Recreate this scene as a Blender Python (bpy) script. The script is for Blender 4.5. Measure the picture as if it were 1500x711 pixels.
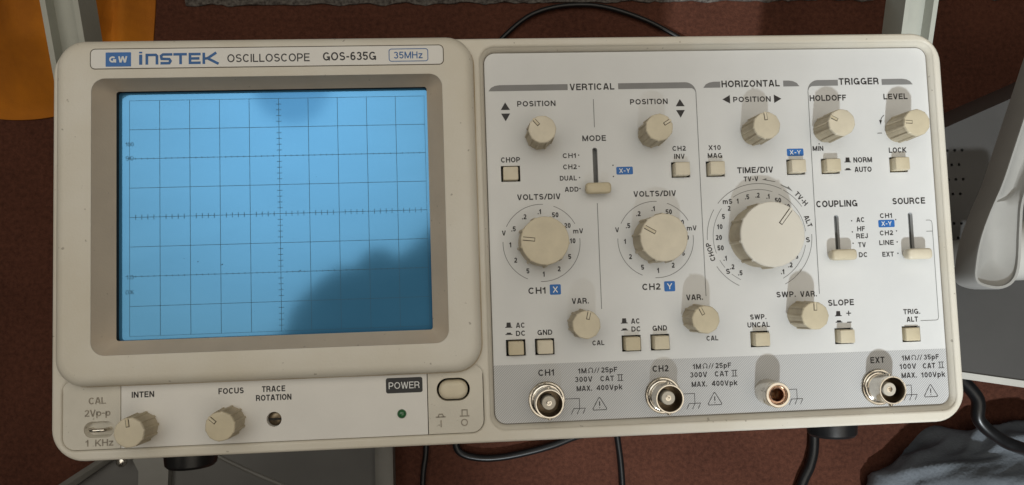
import bpy, bmesh, math, random
from mathutils import Vector, Matrix, noise
random.seed(7)
PI = math.pi
for o in list(bpy.data.objects): bpy.data.objects.remove(o, do_unlink=True)
SC = bpy.context.scene
COL = SC.collection
FRONT = 455.0                     # mm, height of the oscilloscope's front plane above the carpet
# ------------------------------------------------------------------ camera, light, exposure
cam = bpy.data.cameras.new('camera'); cam_o = bpy.data.objects.new('camera', cam); COL.objects.link(cam_o)
cam.sensor_fit = 'HORIZONTAL'; cam.sensor_width = 36.0; cam.lens = 36.0 * 1080.0 / 1500.0
cam.clip_start = 0.01; cam.clip_end = 50
CAM = Vector((62.962, -28.404, 247.475 + FRONT)) * .001
RM = Matrix(((0.997581, 0.029367, -0.063008), (-0.033341, 0.997458, -0.062975), (0.060999, 0.064923, 0.996024)))
cam_o.matrix_world = Matrix.Translation(CAM) @ RM.to_4x4()
SC.camera = cam_o
SC.render.engine = 'CYCLES'
SC.render.resolution_x = 1024; SC.render.resolution_y = 485
SC.view_settings.view_transform = 'Standard'; SC.view_settings.look = 'None'
SC.view_settings.exposure = 0.0; SC.view_settings.gamma = 1.0
world = bpy.data.worlds.new('World'); SC.world = world; world.use_nodes = True
bg = world.node_tree.nodes['Background']
bg.inputs[0].default_value = (1.0, 0.92, 0.80, 1); bg.inputs[1].default_value = 0.05

def aim(o, target):
    d = Vector(target) - o.location
    o.rotation_euler = d.to_track_quat('-Z', 'Y').to_euler()
def area(name, sx, sy, watt, col, loc):
    l = bpy.data.lights.new(name, 'AREA'); l.shape = 'RECTANGLE'; l.size = sx; l.size_y = sy; l.energy = watt; l.color = col
    o = bpy.data.objects.new(name, l); COL.objects.link(o); o.location = loc; return o
# unseen area light standing for the room's bright ceiling, facing straight down
area('ceiling_stand_in', 1.9, 1.55, 10.6, (1.0, 0.905, 0.76), (-0.02, 0.08, 1.48))
cl = area('reflection_fill', 1.3, 1.0, 0.21, (0.74, 0.90, 1.0), (-0.24, 0.25, 1.30)); cl.data.spread = math.radians(38); aim(cl, (-0.05, 0.02, 0.455))  # unseen tilted lamp added to brighten the screen's upper reflection
# unseen spot for the direct light; its cone edge imitates the photographer's shadow
ls = bpy.data.lights.new('key_spot', 'SPOT'); ls.energy = 255.0; ls.color = (0.90, 0.965, 1.0)
ls.shadow_soft_size = 0.055; ls.spot_size = math.radians(63.3); ls.spot_blend = 0.166
so = bpy.data.objects.new('key_spot', ls); COL.objects.link(so)
so.location = (0.010, -1.825, 2.355); aim(so, (1.379, -0.663, 0.455))

# ------------------------------------------------------------------ materials
MATS = {}
def mat(name, col, rough=.5, metal=0., var=.06, vscale=60., bump=0., bscale=900., spec=.5, col2=None, coat=0.):
    m = bpy.data.materials.new(name); m.use_nodes = True; nt = m.node_tree; n = nt.nodes; L = nt.links
    b = n['Principled BSDF']; b.inputs['Roughness'].default_value = rough; b.inputs['Metallic'].default_value = metal
    b.inputs['Specular IOR Level'].default_value = spec
    if coat: b.inputs['Coat Weight'].default_value = coat; b.inputs['Coat Roughness'].default_value = .08
    tc = n.new('ShaderNodeTexCoord')
    nz = n.new('ShaderNodeTexNoise'); nz.inputs['Scale'].default_value = vscale; nz.inputs['Detail'].default_value = 6; nz.inputs['Roughness'].default_value = .6
    L.new(tc.outputs['Object'], nz.inputs['Vector'])
    r = n.new('ShaderNodeValToRGB'); e = r.color_ramp.elements
    c2 = col2 if col2 else tuple(c * (1 - 2 * var) for c in col)
    e[0].position = .32; e[0].color = (*c2, 1); e[1].position = .66; e[1].color = (*col, 1)
    L.new(nz.outputs['Fac'], r.inputs['Fac']); L.new(r.outputs['Color'], b.inputs['Base Color'])
    if bump:
        nb = n.new('ShaderNodeTexNoise'); nb.inputs['Scale'].default_value = bscale; nb.inputs['Detail'].default_value = 3
        L.new(tc.outputs['Object'], nb.inputs['Vector'])
        bp = n.new('ShaderNodeBump'); bp.inputs['Strength'].default_value = bump; bp.inputs['Distance'].default_value = .0006
        L.new(nb.outputs['Fac'], bp.inputs['Height']); L.new(bp.outputs['Normal'], b.inputs['Normal'])
    if name in ('cream', 'cream_plate', 'taupe'):
        sp = n.new('ShaderNodeTexNoise'); sp.inputs['Scale'].default_value = 420; sp.inputs['Detail'].default_value = 2
        L.new(tc.outputs['Object'], sp.inputs['Vector'])
        rp = n.new('ShaderNodeValToRGB'); rp.color_ramp.elements[0].position = .715; rp.color_ramp.elements[0].color = (0, 0, 0, 1); rp.color_ramp.elements[1].position = .76; rp.color_ramp.elements[1].color = (.5, .5, .5, 1)
        L.new(sp.outputs['Fac'], rp.inputs['Fac'])
        mi = n.new('ShaderNodeMix'); mi.data_type = 'RGBA'; mi.inputs['B'].default_value = (.16, .125, .085, 1)
        L.new(rp.outputs['Color'], mi.inputs['Factor']); L.new(r.outputs['Color'], mi.inputs['A']); L.new(mi.outputs['Result'], b.inputs['Base Color'])
    if name == 'knob':
        oi = n.new('ShaderNodeObjectInfo'); hs = n.new('ShaderNodeHueSaturation'); m1 = n.new('ShaderNodeMapRange'); m1.inputs[3].default_value = .90; m1.inputs[4].default_value = 1.08
        m2 = n.new('ShaderNodeMapRange'); m2.inputs[3].default_value = 1.15; m2.inputs[4].default_value = .80
        L.new(oi.outputs['Random'], m1.inputs[0]); L.new(oi.outputs['Random'], m2.inputs[0]); L.new(m1.outputs[0], hs.inputs['Value']); L.new(m2.outputs[0], hs.inputs['Saturation'])
        L.new(r.outputs['Color'], hs.inputs['Color']); L.new(hs.outputs['Color'], b.inputs['Base Color'])
    MATS[name] = m; return m
mat('cream', (.75, .72, .645), .48, col2=(.68, .63, .525), vscale=22, bump=.12, bscale=1500)
mat('cream_plate', (.71, .675, .59), .5, var=.05, vscale=60, bump=.1, bscale=1500)
mat('grime', (.40, .31, .20), .8, col2=(.62, .55, .43), vscale=35)
mat('seam', (.22, .20, .17), .8, var=.2, vscale=60)
mat('relief', (.40, .355, .29), .6, var=.2, vscale=300)
mat('taupe', (.68, .575, .45), .55, var=.05, vscale=60, bump=.12, bscale=1500)
mat('panel', (.735, .745, .745), .42, var=.045, vscale=22, bump=.04, bscale=1800)
mat('strip', (.82, .805, .77), .45, var=.03, vscale=40, bump=.04, bscale=1800)
mat('ink', (.022, .019, .02), .5, var=.15, vscale=600)
mat('ink_grey', (.17, .17, .165), .5, var=.05)
mat('ink_line', (.20, .20, .20), .5, var=.05)
mat('bar_grey', (.235, .235, .235), .5, var=.05, vscale=100)
mat('blue', (.012, .15, .50), .4, var=.08, vscale=200)
mat('blue_print', (.015, .13, .40), .45, var=.15, vscale=500)
mat('white_ink', (.78, .80, .80), .5, var=.03)
mat('knob', (.735, .655, .485), .42, var=.085, vscale=90, bump=.08, bscale=1600)
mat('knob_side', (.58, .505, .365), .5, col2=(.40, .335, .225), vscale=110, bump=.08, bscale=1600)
mat('groove_dark', (.10, .08, .055), .8, var=.2, vscale=500)  # dark brown: painted groove shading at the knob pointers, joint at the name strip
mat('dark_gap', (.012, .010, .008), .7)
mat('nickel', (.80, .75, .67), .17, metal=1., var=.10, vscale=300, bump=.15, bscale=700)
mat('copper', (.62, .40, .29), .22, metal=1., var=.2, vscale=200, bump=.2, bscale=700)
mat('nickel_dark', (.20, .155, .105), .32, metal=1., var=.2, vscale=300)
mat('dielectric', (.60, .555, .47), .45, var=.04)
mat('power_dark', (.03, .03, .032), .45, var=.1)
mat('led', (.02, .14, .045), .25, var=.1, coat=.5)
mat('black_rubber', (.012, .012, .013), .38, var=.2, vscale=150, bump=.05)
mat('cable', (.010, .010, .011), .33, var=.2, vscale=90)
mat('grid', (.022, .115, .20), .5, var=.05)
mat('grid_faint', (.05, .20, .36), .5, var=.05)
mat('tray_rim', (.20, .19, .17), .45, var=.1, vscale=30)
mat('handle_dull', (.40, .395, .375), .4, var=.06, vscale=30, bump=.05)
mat('clip_grey', (.28, .27, .245), .4, var=.08, vscale=30)
mat('speck', (.004, .01, .014), .6)
mat('handle_grey', (.44, .45, .40), .4, var=.06, vscale=50, bump=.1)
mat('case_grey', (.082, .08, .078), .42, var=.06, vscale=25, bump=.08, bscale=900)
mat('pale_plastic', (.58, .57, .53), .38, var=.05, vscale=30, bump=.05)
mat('tray_grey', (.125, .12, .112), .33, var=.08, vscale=18)
mat('orange', (.60, .195, .004), .85, col2=(.27, .078, .002), vscale=9, bump=.4, bscale=1200)
mat('beige_cloth', (.36, .30, .23), .9, var=.1, vscale=30, bump=.4)
mat('bag', (.21, .235, .265), .9, var=.25, vscale=14, bump=.8, bscale=420)
mat('skin', (.40, .24, .17), .5); mat('shirt', (.020, .022, .028), .85); mat('hair', (.012, .010, .009), .6); mat('trousers', (.03, .03, .04), .85)

def node_mat(name): 
    m = bpy.data.materials.new(name); m.use_nodes = True; MATS[name] = m
    return m, m.node_tree.nodes, m.node_tree.links, m.node_tree.nodes['Principled BSDF']
# blue filter glass: coloured mirror-like back coating under a clear front
m, n, L, b = node_mat('screen')
b.inputs['Metallic'].default_value = .455
b.inputs['Roughness'].default_value = .13
tc = n.new('ShaderNodeTexCoord'); nz = n.new('ShaderNodeTexNoise'); nz.inputs['Scale'].default_value = 28; nz.inputs['Detail'].default_value = 4
L.new(tc.outputs['Object'], nz.inputs['Vector'])
mr = n.new('ShaderNodeMapRange'); mr.inputs[3].default_value = .06; mr.inputs[4].default_value = .11
L.new(nz.outputs['Fac'], mr.inputs[0]); L.new(mr.outputs[0], b.inputs['Roughness'])
mp = n.new('ShaderNodeMapping'); mp.inputs['Scale'].default_value = (1, 3, 1); mp.inputs['Rotation'].default_value = (0, 0, .5); L.new(tc.outputs['Object'], mp.inputs['Vector'])
n2 = n.new('ShaderNodeTexNoise'); n2.inputs['Scale'].default_value = 22; n2.inputs['Detail'].default_value = 5; L.new(mp.outputs['Vector'], n2.inputs['Vector'])
r = n.new('ShaderNodeValToRGB'); e = r.color_ramp.elements; e[0].position = .3; e[0].color = (.088, .320, .59, 1); e[1].position = .7; e[1].color = (.099, .348, .635, 1)
L.new(n2.outputs['Fac'], r.inputs['Fac']); L.new(r.outputs['Color'], b.inputs['Base Color'])
# connector band: fine diagonal hatching printed on grey
m, n, L, b = node_mat('hatch'); b.inputs['Roughness'].default_value = .45
tc = n.new('ShaderNodeTexCoord'); wv = n.new('ShaderNodeTexWave'); wv.wave_type = 'BANDS'; wv.bands_direction = 'DIAGONAL'
mp = n.new('ShaderNodeMapping'); mp.inputs['Rotation'].default_value = (0, 0, math.radians(0)); mp.inputs['Scale'].default_value = (-1, 1, 0)
wv.inputs['Scale'].default_value = 760; wv.inputs['Distortion'].default_value = 0
L.new(tc.outputs['Object'], mp.inputs['Vector']); L.new(mp.outputs['Vector'], wv.inputs['Vector'])
r = n.new('ShaderNodeValToRGB'); e = r.color_ramp.elements; e[0].position = .35; e[0].color = (.40, .405, .41, 1); e[1].position = .65; e[1].color = (.60, .61, .62, 1)
L.new(wv.outputs['Fac'], r.inputs['Fac']); L.new(r.outputs['Color'], b.inputs['Base Color'])
# carpet
m, n, L, b = node_mat('carpet'); b.inputs['Roughness'].default_value = .95; b.inputs['Specular IOR Level'].default_value = .15
tc = n.new('ShaderNodeTexCoord')
n1 = n.new('ShaderNodeTexNoise'); n1.inputs['Scale'].default_value = 240; n1.inputs['Detail'].default_value = 6; n1.inputs['Roughness'].default_value = .75
n2 = n.new('ShaderNodeTexNoise'); n2.inputs['Scale'].default_value = 14; n2.inputs['Detail'].default_value = 5
L.new(tc.outputs['Object'], n1.inputs['Vector']); L.new(tc.outputs['Object'], n2.inputs['Vector'])
mx = n.new('ShaderNodeMath'); mx.operation = 'MULTIPLY_ADD'; mx.inputs[1].default_value = .35; L.new(n2.outputs['Fac'], mx.inputs[0]); L.new(n1.outputs['Fac'], mx.inputs[2])
r = n.new('ShaderNodeValToRGB'); e = r.color_ramp.elements; e[0].position = .42; e[0].color = (.052, .020, .0135, 1); e[1].position = .85; e[1].color = (.142, .054, .034, 1)
L.new(mx.outputs[0], r.inputs['Fac']); L.new(r.outputs['Color'], b.inputs['Base Color'])
bp = n.new('ShaderNodeBump'); bp.inputs['Strength'].default_value = .6; bp.inputs['Distance'].default_value = .003
L.new(n1.outputs['Fac'], bp.inputs['Height']); L.new(bp.outputs['Normal'], b.inputs['Normal'])
# pale rug
m, n, L, b = node_mat('rug'); b.inputs['Roughness'].default_value = .95
tc = n.new('ShaderNodeTexCoord'); n1 = n.new('ShaderNodeTexNoise'); n1.inputs['Scale'].default_value = 320; n1.inputs['Detail'].default_value = 6
L.new(tc.outputs['Object'], n1.inputs['Vector'])
r = n.new('ShaderNodeValToRGB'); e = r.color_ramp.elements; e[0].position = .35; e[0].color = (.06, .05, .045, 1); e[1].position = .7; e[1].color = (.20, .18, .16, 1)
L.new(n1.outputs['Fac'], r.inputs['Fac']); L.new(r.outputs['Color'], b.inputs['Base Color'])

# ------------------------------------------------------------------ builders (all lengths in mm, z = 0 on the front plane of the oscilloscope)
def W(x, y, z): return Vector((x * .001, y * .001, (z + FRONT) * .001))
BASE = {}
def empty(name, loc_mm, label=None, cat=None, group=None, kind=None):
    o = bpy.data.objects.new(name, None); COL.objects.link(o); o.empty_display_size = .02
    o.location = W(*loc_mm); BASE[o.name] = o.location.copy(); tag(o, label, cat, group, kind); return o
def tag(o, label=None, cat=None, group=None, kind=None):
    if label: o['label'] = label
    if cat: o['category'] = cat
    if group: o['group'] = group
    if kind: o['kind'] = kind
    return o
def link(name, me, m, parent=None, loc=(0, 0, 0), rz=0., smooth=True):
    """mesh data is in metres relative to loc (mm, scope frame)"""
    o = bpy.data.objects.new(name, me); COL.objects.link(o)
    wl = W(*loc); BASE[o.name] = wl
    if m and not me.materials: me.materials.append(MATS[m])
    elif m and me.materials[0] is None: me.materials[0] = MATS[m]
    if parent:
        o.parent = parent; o.location = wl - BASE[parent.name]
        # parents that are turned keep their children turned with them
        prz = parent.get('_rz', 0.)
        if prz: o.location = Matrix.Rotation(-prz, 3, 'Z') @ o.location; o.rotation_euler[2] = rz - prz
        else: o.rotation_euler[2] = rz
    else: o.location = wl; o.rotation_euler[2] = rz
    return o
def mesh(name, vs, fs, smooth=30., recalc=True):
    me = bpy.data.meshes.new(name); me.from_pydata([(v[0] * .001, v[1] * .001, v[2] * .001) for v in vs], [], fs); me.update()
    return finish(me, smooth, recalc)
def finish(me, smooth=30., recalc=True):
    bm = bmesh.new(); bm.from_mesh(me); 
    if recalc: bmesh.ops.recalc_face_normals(bm, faces=bm.faces)
    if smooth:
        for f in bm.faces: f.smooth = True
        for e in bm.edges:
            if len(e.link_faces) == 2 and e.calc_face_angle(0) > math.radians(smooth): e.smooth = False
    bm.to_mesh(me); bm.free(); return me
def rr(x0, x1, y0, y1, r, n=6):
    p = []
    for cx, cy, a0 in ((x1 - r, y1 - r, 0), (x0 + r, y1 - r, 90), (x0 + r, y0 + r, 180), (x1 - r, y0 + r, 270)):
        for i in range(n + 1):
            a = math.radians(a0 + 90 * i / n); p.append((cx + r * math.cos(a), cy + r * math.sin(a)))
    return p
def loft(name, rings, cap0=False, cap1=False, smooth=30., close=False):
    vs, fs = [], []
    n = len(rings[0])
    for R in rings: vs += R
    m = len(rings)
    for i in range(m if close else m - 1):
        a, b = i * n, ((i + 1) % m) * n
        for j in range(n): k = (j + 1) % n; fs.append((a + j, a + k, b + k, b + j))
    if cap0: fs.append(tuple(range(n - 1, -1, -1)))
    if cap1: fs.append(tuple(range((m - 1) * n, m * n)))
    return mesh(name, vs, fs, smooth)
def ring(pts, z): return [(p[0], p[1], z) for p in pts]
def circ(r, n, z=0, cx=0, cy=0): return [(cx + r * math.cos(2 * PI * i / n), cy + r * math.sin(2 * PI * i / n), z) for i in range(n)]
def lathe(name, prof, n=32, cap0=False, cap1=True, smooth=35.): return loft(name, [circ(r, n, z) for r, z in prof], cap0, cap1, smooth)
def curve_mesh(name, loops, z0, z1, bevel=0., res=2):
    """flat plate from closed loops (the first is the outline, the rest are holes)"""
    cu = bpy.data.curves.new(name, 'CURVE'); cu.dimensions = '2D'; cu.fill_mode = 'BOTH'
    cu.extrude = max((z1 - z0) / 2 - bevel, 0) * .001; cu.bevel_depth = bevel * .001; cu.bevel_resolution = res; cu.offset = -bevel * .001
    for lp in loops:
        s = cu.splines.new('POLY'); s.points.add(len(lp) - 1); s.use_cyclic_u = True
        for p, q in zip(s.points, lp): p.co = (q[0] * .001, q[1] * .001, 0, 1)
    o = bpy.data.objects.new(name, cu); COL.objects.link(o)
    dg = bpy.context.evaluated_depsgraph_get(); me = bpy.data.meshes.new_from_object(o.evaluated_get(dg)); me.name = name
    bpy.data.objects.remove(o); bpy.data.curves.remove(cu)
    me.transform(Matrix.Translation((0, 0, (z0 + z1) / 2 * .001))); me.materials.clear()
    return finish(me, 30., False)
def box(x0, x1, y0, y1, z0, z1, bev=0.):
    bm = bmesh.new(); bmesh.ops.create_cube(bm, size=1.0)
    for v in bm.verts:
        v.co = Vector(((x0 + x1) / 2 + v.co.x * (x1 - x0), (y0 + y1) / 2 + v.co.y * (y1 - y0), (z0 + z1) / 2 + v.co.z * (z1 - z0))) * .001
    if bev: bmesh.ops.bevel(bm, geom=bm.edges[:], offset=bev * .001, segments=2, affect='EDGES', profile=.6)
    me = bpy.data.meshes.new('box'); bm.to_mesh(me); bm.free(); return finish(me, 35.)
def poly(name, pts, z): return mesh(name, [(x, y, z) for x, y in pts], [tuple(range(len(pts)))], 0)
def strip(name, pts, w, z, closed=False):
    """flat printed line of width w along pts"""
    vs, fs = [], []; n = len(pts)
    for i, p in enumerate(pts):
        a = pts[(i - 1) % n] if (i or closed) else p; c = pts[(i + 1) % n] if (i < n - 1 or closed) else p
        d1 = Vector((p[0] - a[0], p[1] - a[1])); d2 = Vector((c[0] - p[0], c[1] - p[1]))
        d1 = d1.normalized() if d1.length else d2.normalized(); d2 = d2.normalized() if d2.length else d1
        t = (d1 + d2).normalized(); nn = Vector((-t.y, t.x)); k = 1 / max(.5, nn.dot(Vector((-d1.y, d1.x))))
        vs += [(p[0] + nn.x * w / 2 * k, p[1] + nn.y * w / 2 * k, z), (p[0] - nn.x * w / 2 * k, p[1] - nn.y * w / 2 * k, z)]
    for i in range(n if closed else n - 1):
        a, b = 2 * i, 2 * ((i + 1) % n); fs.append((a, a + 1, b + 1, b))
    return mesh(name, vs, fs, 0)
def arc(cx, cy, r, a0, a1, n=40): return [(cx + r * math.cos(math.radians(a0 + (a1 - a0) * i / n)), cy + r * math.sin(math.radians(a0 + (a1 - a0) * i / n))) for i in range(n + 1)]
def tube(name, pts, r, n=10, sub=8):
    """round tube through pts (Catmull-Rom)"""
    P = [Vector(p) for p in pts]; Q = []
    for i in range(len(P) - 1):
        p0, p1, p2, p3 = P[max(i - 1, 0)], P[i], P[i + 1], P[min(i + 2, len(P) - 1)]
        for k in range(sub):
            t = k / sub; Q.append(.5 * (2 * p1 + (p2 - p0) * t + (2 * p0 - 5 * p1 + 4 * p2 - p3) * t * t + (3 * p1 - p0 - 3 * p2 + p3) * t ** 3))
    Q.append(P[-1]); rings = []
    for i, q in enumerate(Q):
        t = (Q[min(i + 1, len(Q) - 1)] - Q[max(i - 1, 0)]).normalized(); up = Vector((0, 0, 1)) if abs(t.z) < .9 else Vector((1, 0, 0))
        u = t.cross(up).normalized(); v = u.cross(t)
        rings.append([tuple(q + r * (u * math.cos(2 * PI * j / n) + v * math.sin(2 * PI * j / n))) for j in range(n)])
    return loft(name, rings, True, True, 60)
# ---- lettering: a grotesque alphabet drawn as strokes, capitals one unit high
def el(cx, cy, rx, ry, a0, a1, n=10): return [(cx + rx * math.cos(math.radians(a0 + (a1 - a0) * i / n)), cy + ry * math.sin(math.radians(a0 + (a1 - a0) * i / n))) for i in range(n + 1)]
def alphabet(t):
    h = t / 2; B = 1 - h; g = {}
    def bowl(x0, x1, y0, y1): # right-hand bowl of B, P, R, D between two heights
        r = (y1 - y0) / 2; rx = min(r, (x1 - x0) * .62); return [(x0, y1)] + el(x1 - rx, (y0 + y1) / 2, rx, r, 90, -90) + [(x0, y0)]
    g['A'] = (.76, [[(h, 0), (.34, 1)], [(.76 - h, 0), (.42, 1)], [(.18, .29), (.58, .29)]])
    g['B'] = (.70, [[(h, 0), (h, 1)], bowl(h, .64 - h, .53, B), bowl(h, .70 - h, h, .53)])
    g['C'] = (.74, [el(.38, .5, .38 - h, .5 - h, 42, 318, 18)])
    g['D'] = (.72, [[(h, 0), (h, 1)], [(h, B)] + el(.34, .5, .38 - h, .5 - h, 90, -90, 14) + [(h, h)]])
    g['E'] = (.62, [[(h, 0), (h, 1)], [(h, B), (.61, B)], [(h, .52), (.57, .52)], [(h, h), (.62, h)]])
    g['F'] = (.58, [[(h, 0), (h, 1)], [(h, B), (.58, B)], [(h, .5), (.52, .5)]])
    g['G'] = (.78, [el(.39, .5, .39 - h, .5 - h, 42, 330, 18) , [(.42, .42), (.78 - h, .42), (.78 - h, 0)]])
    g['H'] = (.72, [[(h, 0), (h, 1)], [(.72 - h, 0), (.72 - h, 1)], [(h, .52), (.72 - h, .52)]])
    g['I'] = (t, [[(h, 0), (h, 1)]])
    g['J'] = (.56, [[(.56 - h, 1), (.56 - h, .3)] + el(.28, .3, .28 - h, .3 - h, 0, -180)])
    g['K'] = (.74, [[(h, 0), (h, 1)], [(h, .34), (.66, 1)], [(.28, .50), (.68, 0)]])
    g['L'] = (.58, [[(h, 0), (h, 1)], [(h, h), (.58, h)]])
    g['M'] = (.86, [[(h, 0), (h, 1)], [(.86 - h, 0), (.86 - h, 1)], [(h, .99), (.43, .05)], [(.86 - h, .99), (.43, .05)]])
    g['N'] = (.72, [[(h, 0), (h, 1)], [(.72 - h, 0), (.72 - h, 1)], [(h * 1.1, .97), (.72 - h * 1.1, .03)]])
    g['O'] = (.80, [el(.40, .5, .40 - h, .5 - h, 0, 360, 26)])
    g['P'] = (.66, [[(h, 0), (h, 1)], bowl(h, .66 - h, .42, B)])
    g['R'] = (.72, [[(h, 0), (h, 1)], bowl(h, .68 - h, .46, B), [(.46, .46), (.58, .32), (.62, 0)]])
    g['S'] = (.66, [el(.33, (B + .51) / 2, .31 - h, (B - .51) / 2, 25, 262, 12) + el(.33, (h + .51) / 2, .33 - h, (.51 - h) / 2, 82, -155, 12)])
    g['T'] = (.64, [[(0, B), (.64, B)], [(.32, 0), (.32, 1)]])
    g['U'] = (.72, [[(h, 1), (h, .34)] + el(.36, .34, .36 - h, .34 - h, 180, 360, 12) + [(.72 - h, 1)]])
    g['V'] = (.72, [[(h, 1), (.34, 0)], [(.72 - h, 1), (.38, 0)]])
    g['W'] = (1.0, [[(h, 1), (.27, 0)], [(.5, .98), (.29, 0)], [(.5, .98), (.71, 0)], [(1 - h, 1), (.73, 0)]])
    g['X'] = (.72, [[(h, 0), (.72 - h, 1)], [(h, 1), (.72 - h, 0)]])
    g['Y'] = (.72, [[(h, 1), (.36, .42)], [(.72 - h, 1), (.36, .42)], [(.36, 0), (.36, .5)]])
    g['Z'] = (.64, [[(.02, B), (.62, B)], [(.56, .92), (.08, .08)], [(0, h), (.64, h)]])
    g['0'] = (.58, [el(.29, .5, .29 - h, .5 - h, 0, 360, 22)])
    g['1'] = (.42, [[(.36 - h, 0), (.36 - h, 1)], [(0, .70), (.16, .74), (.26, .88)]])
    g['2'] = (.58, [el(.28, .71, .28 - h, .29 - h, 165, -25, 12) + [(.40, .46), (.10, .16), (h, h)], [(.03, h), (.58, h)]])
    g['3'] = (.58, [el(.27, (B + .53) / 2, .27 - h, (B - .53) / 2, 160, -90, 12), el(.28, (h + .53) / 2, .30 - h, (.53 - h) / 2, 90, -160, 12)])
    g['4'] = (.60, [[(.44, 0), (.44, 1)], [(.42, .96), (.05, .32)], [(0, .28), (.60, .28)]])
    g['5'] = (.58, [[(.54, B), (.12, B), (.07, .50)], [(.07, .50)] + el(.28, .33, .29 - h, .33 - h, 130, -160, 14)])
    g['6'] = (.58, [el(.30, .52, .30 - h, .48 - h, 50, 190, 10) + [(h, .32)], el(.29, .32, .29 - h, .32 - h, 0, 360, 18)])
    g['9'] = (.58, [[(.58 - h, .68)] + el(.28, .48, .30 - h, .48 - h, 0, -130, 10), el(.29, .68, .29 - h, .32 - h, 0, 360, 18)])
    g['.'] = (t * 1.05, [[(h, 0), (h, t)]]); g['/'] = (.40, [[(.02, 0), (.38, 1)]]); g['-'] = (.36, [[(.02, .42), (.34, .42)]]); g['%'] = (.8, [el(.2, .75, .14, .18, 0, 360, 12), el(.6, .25, .14, .18, 0, 360, 12), [(.1, 0), (.7, 1)]])
    g['m'] = (.92, [[(h, 0), (h, .74)], el(.28, .45, .28 - h, .29 - h, 180, 0, 8) + [(.56 - h, 0)], el(.64, .45, .28 - h, .29 - h, 180, 0, 8) + [(.92 - h, 0)]])
    g['p'] = (.62, [[(h, -.28), (h, .74)], el(.32, .37, .30 - h, .37 - h, 0, 360, 18)])
    g['k'] = (.58, [[(h, 0), (h, 1)], [(h, .26), (.54, .74)], [(.26, .42), (.54, 0)]])
    g['z'] = (.54, [[(.02, .74 - h), (.52, .74 - h)], [(.47, .68), (.07, .06)], [(.02, h), (.54, h)]])
    g['_'] = (.5, [])
    return g
_al = {}
def letters(s, cx, cy, w, h, m, parent, z, rot=0., bold=.195, name='lettering', extrude=0.):
    """text centred on (cx, cy), w wide, capitals h high"""
    if bold not in _al: _al[bold] = alphabet(bold)
    A = _al[bold]; x = 0; vs, fs = [], []; k = 0
    tot = sum(A[c][0] + .105 for c in s) - .105; sx = w / tot if w else h * 1.0
    x = -tot / 2
    for c in s:
        gw, strokes = A[c]
        for st in strokes:
            k += 1; zz = .003 * (k % 4) if not extrude else 0.
            st = [p for i, p in enumerate(st) if i == 0 or math.dist(p, st[i - 1]) > 1e-3]
            pts = [((x + p[0]) * sx, (p[1] - .5) * h) for p in st]; n = len(pts); b0 = len(vs); closed = n > 4 and math.dist(pts[0], pts[-1]) < 1e-6
            if closed: pts = pts[:-1]; n -= 1
            for i, p in enumerate(pts):
                a_ = pts[i - 1] if (i or closed) else p; c_ = pts[(i + 1) % n] if (i < n - 1 or closed) else p
                # offset in unscaled letter space so that stems and bars keep one weight
                d1 = Vector((p[0] - a_[0], p[1] - a_[1])); d2 = Vector((c_[0] - p[0], c_[1] - p[1]))
                d1 = d1.normalized() if d1.length else d2.normalized(); d2 = d2.normalized() if d2.length else d1
                t_ = (d1 + d2).normalized(); nn = Vector((-t_.y, t_.x)); kk = min(1.4, 1 / max(.4, nn.dot(Vector((-d1.y, d1.x))))) * bold * h / 2
                vs += [(p[0] + nn.x * kk, p[1] + nn.y * kk, zz), (p[0] - nn.x * kk, p[1] - nn.y * kk, zz)]
            for i in range(n if closed else n - 1):
                a_, e_ = b0 + 2 * i, b0 + 2 * ((i + 1) % n); fs.append((a_, a_ + 1, e_ + 1, e_))
        x += gw + .105
    me = mesh('lettering', vs, fs, 0, recalc=False); bm = bmesh.new(); bm.from_mesh(me)
    for f in bm.faces:
        if f.normal.z < 0: f.normal_flip()
    if extrude:
        g_ = bmesh.ops.extrude_face_region(bm, geom=bm.faces[:])
        for v in g_['geom']:
            if isinstance(v, bmesh.types.BMVert): v.co.z += extrude * .001
        bmesh.ops.recalc_face_normals(bm, faces=bm.faces)
    bm.to_mesh(me); bm.free()
    return link(name, me, m, parent, (cx, cy, z), rot)

# ================================================================== setting
def plane(name, x0, x1, y0, y1, z, m):
    o = link(name, mesh(name, [(x0, y0, 0), (x1, y0, 0), (x1, y1, 0), (x0, y1, 0)], [(0, 1, 2, 3)], 0), m, None, (0, 0, z)); return o
tag(plane('floor', -3000, 3000, -3000, 3000, -FRONT, 'carpet'), kind='structure')

# ================================================================== oscilloscope
osc = empty('oscilloscope', (81, -11, -FRONT), 'cream analog oscilloscope with blue screen and rows of beige knobs', 'oscilloscope')
FX0, FX1, FY0, FY1 = -70.9, 233.4, -78.9, 57.6
PX0, PX1, PY0, PY1 = 71.0, 229.6, -73.5, 53.2         # control panel
PZ = -2.5                                              # its surface
# --- cabinet behind the front frame
link('cabinet', loft('cabinet', [ring(rr(FX0 + 2.5, FX1 - 2.5, FY0 + 2.5, FY1 - 2.5, 6), -17), ring(rr(FX0 + 2.5, FX1 - 2.5, FY0 + 2.5, FY1 - 2.5, 6), -440), ring(rr(FX0 + 6, FX1 - 6, FY0 + 6, FY1 - 6, 6), -446)], False, True), 'pale_plastic', osc)
for x in (-45, 207):
    for y in (-60, 38): link('rear_foot', lathe('rear_foot', [(9, -445), (9, -455)], 20), 'black_rubber', osc, (x, y, 0))
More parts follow.
